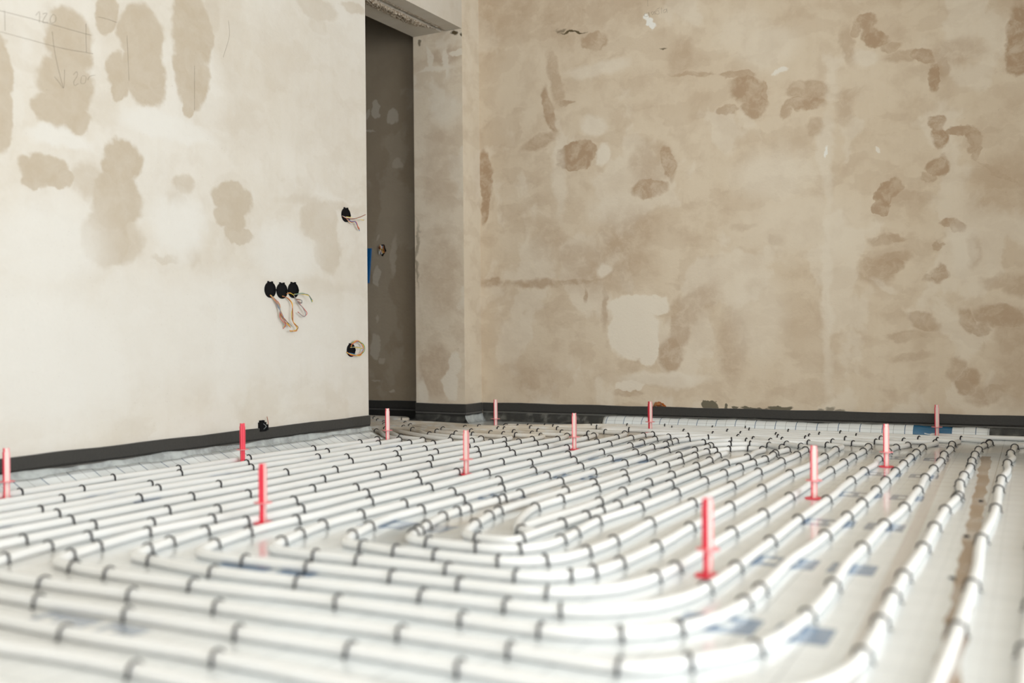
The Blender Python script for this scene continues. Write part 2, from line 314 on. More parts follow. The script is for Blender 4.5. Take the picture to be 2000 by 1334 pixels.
n = NT('pipe_white')
g = n.n('ShaderNodeNewGeometry').outputs['Position']; sp = n.n('ShaderNodeSeparateXYZ', {0: g}).outputs
dz = n.math('MULTIPLY', n.ramp(sp[0], 1.4, .5), n.ramp(sp[1], -1.15, -.75))
dst = n.math('MULTIPLY', n.math('MAXIMUM', dz, .12), n.ramp(n.noise(g, 11, 4, .6), .2, .6))
col = n.mix(dst, (.81, .825, .82), (.69, .615, .51))
n.set(Base_Color=col, Roughness=.38, Specular_IOR_Level=.45); M_pipe = n.mat
M_clip = plain('clip_black', (.008, .008, .012), .45, Specular_IOR_Level=.3)
n = NT('edge_foam')
g = n.n('ShaderNodeNewGeometry').outputs['Position']; z = n.n('ShaderNodeSeparateXYZ', {0: g}).outputs[2]
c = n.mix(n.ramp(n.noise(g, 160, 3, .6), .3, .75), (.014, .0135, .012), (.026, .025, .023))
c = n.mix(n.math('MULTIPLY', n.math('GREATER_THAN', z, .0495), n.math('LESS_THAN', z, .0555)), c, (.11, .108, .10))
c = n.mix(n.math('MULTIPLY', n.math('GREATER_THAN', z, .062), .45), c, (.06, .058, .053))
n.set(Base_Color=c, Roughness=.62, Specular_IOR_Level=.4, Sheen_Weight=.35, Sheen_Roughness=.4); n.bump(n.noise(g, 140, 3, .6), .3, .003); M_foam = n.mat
n = NT('clear_film'); g = n.n('ShaderNodeNewGeometry').outputs['Position']
n.set(Base_Color=(.70, .75, .75), Roughness=.25, Alpha=n.ramp(n.noise(g, 14, 3, .55), .3, .7, .30, .62), Specular_IOR_Level=.6)
n.bump(n.noise(g, 30, 3, .5), .6, .005); M_film = n.mat
n = NT('clear_film_dark'); g = n.n('ShaderNodeNewGeometry').outputs['Position']
n.set(Base_Color=(.42, .42, .38), Roughness=.2, Alpha=n.ramp(n.noise(g, 20, 4, .6), (.45), .75, .03, .28), Specular_IOR_Level=.5)
n.bump(n.noise(g, 40, 3, .5), .8, .005); M_film2 = n.mat
M_red = plain('red_plastic', (.86, .045, .085), .4, Subsurface_Weight=.25, Subsurface_Scale=.01, Subsurface_Radius=(.9, .3, .3))
M_glare = plain('red_plastic_glare', (.87, .72, .67), .3)  # marker rib: glare on the red plastic put into the colour
M_half_glare = plain('red_plastic_half_glare', (.86, .30, .32), .35)  # paler red for the right flange, its glare painted in
M_black = plain('black_plastic', (.006, .006, .007), .75, Specular_IOR_Level=.15)
WC = dict(yellow=(.75, .55, .06), brown=(.30, .10, .05), blue=(.05, .17, .45), white=(.75, .72, .66), orange=(.72, .27, .07), grey=(.25, .27, .28), green=(.12, .32, .12), red=(.6, .10, .08))
MW = {k: plain('wire_' + k, v, .4) for k, v in WC.items()}
M_pencil = plain('pencil', (.26, .22, .17), .8)
M_blue = plain('blue_sheet', (.012, .13, .36), .4)

# ---------------------------------------------------------------- room shell
T = .3275; YJ = -.1863; YN = -1.0835; HD = 2.208; HC = 2.75
m = MB()
m.box((-T, YB - .3, 0), (0, YN, HC)); m.box((-T, YJ, 0), (0, .25, HC), 1)
m.box((-.10, YN, HD), (0, YJ, HC)); m.box((-T, YN, HD), (-.135, YJ, HC)); m.box((-.135, YN, HD + .05), (-.10, YJ, HC))
for i, f in enumerate(m.f):                                  # the narrow return beside the corner
    if all(abs(m.v[k][0]) < 1e-6 and m.v[k][1] >= YJ - 1e-6 for k in f): m.m[i] = 2
struct(m.build('wall_left', [M_left, M_jamb, M_ret]))
m = MB()
for i in range(6): m.quad((XB[i], 0, 0), (XB[i+1], 0, 0), (XB[i+1], 0, HC), (XB[i], 0, HC), i)
m.quad((0, .25, 0), (0, .25, HC), (XB[6], .25, HC), (XB[6], .25, 0)); m.quad((0, 0, HC), (XB[6], 0, HC), (XB[6], .25, HC), (0, .25, HC))
struct(m.build('wall_back', M_backs))
M_damper = plain('hallway_bounce_damper', (.07, .06, .05), .95)  # unseen hallway surfaces, made near-black to cut bounce light
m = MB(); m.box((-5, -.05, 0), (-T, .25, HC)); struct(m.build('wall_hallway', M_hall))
m = MB(); m.box((-5.2, -5.4, 0), (-5, .25, HC)); m.box((-5.2, -5.6, 0), (-T, -5.4, HC)); struct(m.build('wall_hallway_side', M_damper))
m = MB(); m.box((-5.2, YB - .3, HC), (-.2, .25, HC + .2)); struct(m.build('ceiling', M_damper))
m = MB(); m.box((-.2, YB - .3, HC), (XE + .3, .25, HC + .2)); struct(m.build('ceiling', M_ceil))
m = MB(); X2 = XE + .3
m.box((XR, -1.35, 0), (XR + .25, 0, HC)); struct(m.build('wall_shade_pier', M_back))  # out of view, added to block side light from the back wall
m = MB(); m.box((XE, WY1, 0), (X2, 0, HC)); m.box((XE, YB - .3, 0), (X2, WY0, HC)); m.box((XE, WY0, WZ1), (X2, WY1, HC)); struct(m.build('wall_right', M_back))
m = MB(); m.box((0, YB - .3, 0), (2.8, YB, HC)); m.box((5.6, YB - .3, 0), (XE, YB, HC)); m.box((2.8, YB - .3, 2.4), (5.6, YB, HC)); m.box((2.8, YB - .3, 0), (5.6, YB, .1)); struct(m.build('wall_rear', M_back))
m = MB(); m.box((-.75, YB - .3, -.12), (X2, .25, 0)); fl = m.build('floor', M_foil); struct(fl)
m = MB(); m.box((-5.2, YB - .3, -.12), (-.75, .25, -.0005)); struct(m.build('floor', M_damper))

# broken plaster along the underside of the lintel
rnd = random.Random(3); m = MB(); NY, NX = 90, 10; vs = []; fs = []
for i in range(NY + 1):
    yv = YN + (YJ - YN) * (.0 + .93 * i / NY); fade = min(1, (1 - i / NY) * 6)
    for j in range(NX + 1):
        xv = -.135 - .075 * j / NX * fade
        edge = 0 if j in (NX,) else 1
        zv = HD - .001 - edge * fade * rnd.uniform(0, .016) * (1 - .5 * j / NX) + (0.02 if j == 0 else 0)
        vs.append((xv + rnd.uniform(-.003, .003), yv + rnd.uniform(-.003, .003), zv))
for i in range(NY):
    for j in range(NX):
        a = i * (NX + 1) + j; fs.append((a, a + 1, a + NX + 2, a + NX + 1))
m.add(vs, fs, 0); vs = []; fs = []
for i in range(NY + 1):                                       # ragged lip hanging on the room side of the groove
    yv = YN + (YJ - YN) * .93 * i / NY
    vs += [(-.100, yv, HD + .03), (-.100 - rnd.uniform(0, .006), yv, HD - rnd.uniform(0, .004)), (-.09, yv, HD - .0005)]
for i in range(NY): fs += [(3*i, 3*i+1, 3*i+4, 3*i+3), (3*i+1, 3*i+2, 3*i+5, 3*i+4)]
m.add(vs, fs, 0)
n = NT('rubble'); g = n.n('ShaderNodeNewGeometry').outputs['Position']
n.set(Base_Color=n.mix(n.ramp(n.noise(g, 70, 3, .6), .4, .6), (.34, .26, .18), (.60, .53, .43)), Roughness=.95); n.bump(n.noise(g, 120, 3, .6), 1, .01)
M_rub = n.mat
o = m.build('trim_1', M_rub); struct(o)

# ---------------------------------------------------------------- edge strips
PROF = [(.001, 0), (.007, 0), (.007, .046), (.0105, .050), (.0105, .054), (.0075, .058), (.0100, .064), (.0100, .1035), (.0085, .1056), (.001, .1056)]
def strip(p0, p1, nrm, label, seed, h=1.0):
    """foam strip along the foot of a wall from p0 to p1, nrm = direction into the room"""
    r = random.Random(seed); p0 = Vector(p0); p1 = Vector(p1); nv = Vector(nrm); L = (p1 - p0).length; N = max(2, int(L / .06))
    vs = []; fs = []; K = len(PROF)
    for i in range(N + 1):
        p = p0.lerp(p1, i / N); wz = .0012 * math.sin(i * .9 + seed) + r.uniform(-.0005, .0005)
        for (d, z) in PROF: vs.append(p + nv * (d if d < .002 else d + r.uniform(0, .0006)) + Vector((0, 0, (z + (wz if z > .04 else 0)) * h)))
    for i in range(N):
        for k in range(K): fs.append((i*K + k, i*K + (k+1) % K, (i+1)*K + (k+1) % K, (i+1)*K + k))
    fs.append(tuple(range(K))); fs.append(tuple(reversed(range(N*K, (N+1)*K))))
    m = MB(); m.add(vs, fs); o = m.build('edge_insulation_strip', M_foam)
    tag(o, label, 'insulation strip', 'foam edge strips along the walls'); return o
def skirt(parent, p0, p1, nrm, prof, mat, name, seed, wav=.006, step=.03, label=None):
    """thin sheet along a wall; prof = (distance, height) list from the floor up, the upper edge wanders"""
    r = random.Random(seed); p0 = Vector(p0); p1 = Vector(p1); nv = Vector(nrm); L = (p1 - p0).length; N = max(2, int(L / step)); K = len(prof); vs = []; fs = []
    ph = [r.uniform(0, 6) for _ in range(4)]
    for i in range(N + 1):
        s = L * i / N; p = p0.lerp(p1, i / N)
        wv = wav * (math.sin(s * 9 + ph[0]) * .5 + math.sin(s * 23 + ph[1]) * .3 + math.sin(s * 51 + ph[2]) * .2)
        for k, (d, z) in enumerate(prof):
            t = k / (K - 1); vs.append(p + nv * (d + wv * .6 * math.sin(t * 3.1)) + Vector((0, 0, max(.0008, z + wv * t + r.uniform(-.0008, .0008) * t))))
    for i in range(N):
        for k in range(K - 1): fs.append((i*K + k, i*K + k + 1, (i+1)*K + k + 1, (i+1)*K + k))
    m = MB(); m.add(vs, fs, 0, True); o = m.build(name, mat, parent)
    md = o.modifiers.new('thickness', 'SOLIDIFY'); md.thickness = .0008; md.offset = 0
    if label: o['label'] = label
    return o
ZU = (0, 0, 0)
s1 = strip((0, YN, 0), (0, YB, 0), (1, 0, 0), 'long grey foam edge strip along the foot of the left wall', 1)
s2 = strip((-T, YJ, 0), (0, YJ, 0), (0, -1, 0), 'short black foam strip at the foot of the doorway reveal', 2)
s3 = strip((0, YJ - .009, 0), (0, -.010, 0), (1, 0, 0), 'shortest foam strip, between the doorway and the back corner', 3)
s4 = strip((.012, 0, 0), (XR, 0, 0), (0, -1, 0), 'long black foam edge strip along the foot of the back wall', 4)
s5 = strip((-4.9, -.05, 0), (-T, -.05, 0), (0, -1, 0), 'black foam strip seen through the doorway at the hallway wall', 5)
skirt(s1, (0, YN + .0, 0), (0, YB, 0), (1, 0, 0), [(.072, .001), (.045, .012), (.026, .028), (.016, .044), (.0125, .054)], M_film, 'film_skirt', 11, .006, label='crumpled clear plastic film')
skirt(s3, (0, YJ - .02, 0), (0, -.012, 0), (1, 0, 0), [(.035, .001), (.026, .012), (.016, .03), (.0125, .045)], M_film, 'film_skirt', 12, .012, .012, 'crumpled clear plastic film')
skirt(s2, (-T, YJ, 0), (.01, YJ, 0), (0, -1, 0), [(.055, .001), (.03, .010), (.015, .03), (.0125, .04)], M_film2, 'film_skirt', 13, .006, label='crumpled clear plastic film')
skirt(s4, (.02, 0, 0), (XR, 0, 0), (0, -1, 0), [(.046, .001), (.030, .014), (.018, .035), (.0125, .056)], M_film2, 'film_skirt', 14, .006, label='crumpled clear plastic film')
def upstand(p0, p1, nrm, prof, mat, seed, label, step=.03, wav=.005):
    o = skirt(None, p0, p1, nrm, prof, mat, 'foil_upstand', seed, wav, step); tag(o, label, 'foil sheet', 'turned-up foil edges'); return o
upstand((.78, 0, 0), (2.655, 0, 0), (0, -1, 0), [(.062, .001), (.060, .014), (.052, .030), (.038, .043), (.024, .048), (.015, .050)], M_up_x, 21, 'turned-up white foil edge with blue lines along the back wall', .02, .004)
upstand((0, YN - .02, 0), (0, YB, 0), (1, 0, 0), [(.112, .001), (.090, .006), (.066, .016), (.045, .026), (.030, .034)], M_up_y, 22, 'pale foil edge under clear film along the left wall', .02, .006)

# ---------------------------------------------------------------- heating pipes
PR = .0102
def fillet(pts):
    """pts: (x, y) or (x, y, r); returns a dense polyline with rounded corners"""
    P = [Vector((p[0], p[1])) for p in pts]; R = [p[2] if len(p) > 2 else .10 for p in pts]; out = [P[0]]
    for i in range(1, len(P) - 1):
        a, b, c = P[i-1], P[i], P[i+1]; u = (a - b); v = (c - b); lu, lv = u.length, v.length; u.normalize(); v.normalize()
        ang = math.acos(max(-1, min(1, u.dot(v))))
        if ang > math.pi - .02: out.append(b); continue
        tl = min(R[i] / math.tan(ang / 2), lu * .48, lv * .48); rr = tl * math.tan(ang / 2)
        bis = (u + v).normalized(); ce = b + bis * (rr / math.sin(ang / 2)); s = b + u * tl; e = b + v * tl
        a0 = math.atan2(s.y - ce.y, s.x - ce.x); a1 = math.atan2(e.y - ce.y, e.x - ce.x); da = (a1 - a0 + math.pi) % (2 * math.pi) - math.pi
        nn = max(3, int(abs(da) / .16))
        for k in range(nn + 1): an = a0 + da * k / nn; out.append(ce + Vector((math.cos(an), math.sin(an))) * rr)
    out.append(P[-1]); res = [out[0]]
    for q in out[1:]:
        d = (q - res[-1]).length
        if d < 1e-4: continue
        k = max(1, int(d / .025)); s = res[-1].copy()
        for j in range(1, k + 1): res.append(s.lerp(q, j / k))
    return res
cx = [.155, .255, .368, .482, .582, .696, .808, .908, 1.013, 1.118, 1.221, 1.338, 1.438, 1.538, 1.638, 1.703]
Rx = {0: 2.893, 1: 2.785, 2: 2.677, 3: 2.563, 4: 2.458, 5: 2.363, 6: 2.258, 7: 2.155, 8: 2.048, 9: 1.948, 10: 1.871, 11: 1.798}
yd = [-1.0, -.93, -.865, -.80, -.73, -.665, -.60, -.53, -.46, -.39]
yc = [-1.25, -1.22, -1.20, -1.13, -1.03, -.91, -.81, -.72, -.64, -.53]
mid = {0: [], 1: [], 2: [], 3: [(.30, -1.04)], 4: [(.30, -.94)], 5: [(.30, -.84)], 6: [(.30, -.745)], 7: [(.30, -.65)], 8: [(.72, -.56), (.30, -.555)], 9: [(.72, -.455), (.30, -.47)]}
def door(k):      # from the hallway to the column k
    return [(-2.5, -.86 + .05 * k), (-.95, -.86 + .053 * k), (-.08, yd[k], .1)] + mid[k][::-1] + [(cx[k], yc[k], .045)]
P_ = dict(Q1=-3.785, Q2=-3.885, Q3=-3.99, Q4=-4.10, P1=-3.668, P2=-3.565, P3=-3.465, P4=-3.365, P5=-3.25, P6=-3.145, P7=-3.040, P8=-2.93)
def near(k, row, R, r): return [(cx[k], P_[row] + .34, .3), (cx[k] + .095, P_[row] + .015, .04), (cx[k] + .19, P_[row], .2), (Rx[R], P_[row], r)]
far = {5: [(2.363, -.49, .05), (2.10, -.41), (1.93, -.45), (1.70, -.44), (1.36, -.42)], 6: [(2.258, -.59, .05), (2.06, -.546), (1.75, -.52), (1.50, -.47)],
       7: [(2.155, -.70, .05), (1.98, -.63), (1.75, -.585), (1.54, -.565)], 8: [(2.048, -.80, .05), (1.90, -.70), (1.75, -.665), (1.65, -.65)],
       9: [(1.948, -.88, .05), (1.85, -.79), (1.75, -.77)], 10: [(1.871, -.97, .045), (1.79, -.93, .04)]}
fcol = {5: (10, -.50), 6: (11, -.60), 7: (12, -.69), 8: (13, -.78), 9: (14, -.89), 10: (15, -1.03)}
pipes = []
def pipe(pts, name, label): pipes.append(dict(pts=fillet(pts), label=label, name=name, clips=[]))
sp_ = door(9) + near(9, 'P2', 5, .2)
for R, row in ((5, 'P3'), (6, 'P4'), (7, 'P5'), (8, 'P6'), (9, 'P7'), (10, 'P8')):
    k, yk = fcol[R]; sp_ += far[R] + [(cx[k], yk, .09)] + near(k, row, R + 1, {6: .18, 7: .16, 8: .14, 9: .12, 10: .09, 11: .045}[R + 1])
sp_ += [(Rx[11], -1.13)]
pipe(sp_, 'heating_pipe', 'white heating pipe wound in the inner spiral at the middle of the floor')
pipe(door(8) + near(8, 'P1', 4, .22) + [(2.458, -.40, .05), (2.24, -.33), (1.95, -.35), (1.5, -.36), (1.1, -.36), (.93, -.39, .035), (.88, -.335, .03), (1.0, -.28), (1.24, -.25), (1.54, -.255), (1.95, -.252), (2.39, -.25), (2.563, -.29, .05), (Rx[3], -3.60, .1), (2.46, P_['Q1'], .12)] + [(cx[7] + .17, P_['Q1'], .2), (cx[7] + .075, P_['Q1'] + .015, .045), (cx[7], P_['Q1'] + .34, .3)] + door(7)[::-1],
     'heating_pipe', 'white heating pipe doubled back on itself as the loop just outside the inner spiral')
pipe(door(6) + [(cx[6], P_['Q2'], .05), (Rx[2], P_['Q2'], .26), (2.677, -.26, .05), (2.55, -.185), (2.03, -.14), (1.6, -.155), (1.408, -.16), (1.24, -.20), (.868, -.28), (.72, -.33), (.50, -.405), (.40, -.41, .03), (.39, -.345, .03), (.52, -.32), (.72, -.26), (.82, -.19), (1.0, -.165), (1.165, -.11), (1.34, -.085), (1.55, -.075), (1.8, -.065), (2.3, -.065), (XR - .06, -.08)],
     'heating_pipe', 'white heating pipe whose last row runs closest to the back wall')
pipe(door(5) + [(cx[5], P_['Q3'], .05), (2.72, P_['Q3'], .1)], 'heating_pipe', 'white heating pipe forming the sixth run from the left wall')
pipe(door(4) + [(cx[4], P_['Q4'], .05), (2.72, P_['Q4'], .1)], 'heating_pipe', 'white heating pipe forming the fifth run from the left wall')
for k, nm in ((3, 'fourth'), (2, 'third'), (1, 'second')):
    pipe(door(k) + [(cx[k] + .015, -4.20 - (3 - k) * .1, .05), (2.5, -4.22 - (3 - k) * .1)], 'heating_pipe', 'white heating pipe forming the %s run from the left wall' % nm)
pipe([(q[0] + .0, q[1]) + tuple(q[2:]) for q in door(0)] + [(cx[0], -4.5, .05), (2.5, -4.55)], 'heating_pipe', 'white heating pipe closest to the left wall')
pipe([(XR - .03, -.24), (2.95, -.24), (2.80, -.40, .06), (Rx[1], -1.2), (Rx[1] + .04, -5.2)], 'heating_pipe', 'bent white heating pipe beside the brown torn seam at right')
pipe([(XR - .06, -.36), (2.92, -.48, .06), (Rx[0], -1.2), (Rx[0] + .03, -4.9)], 'heating_pipe', 'white heating pipe at the extreme right edge of the floor')
pipe([(-2.4, -.12), (-.43, -.155, .02), (-.37, -.195, .03), (-.42, -.235, .02), (-.95, -.29), (-2.5, -.34)], 'heating_pipe', 'white heating pipe turning back in the hallway beyond the doorway')

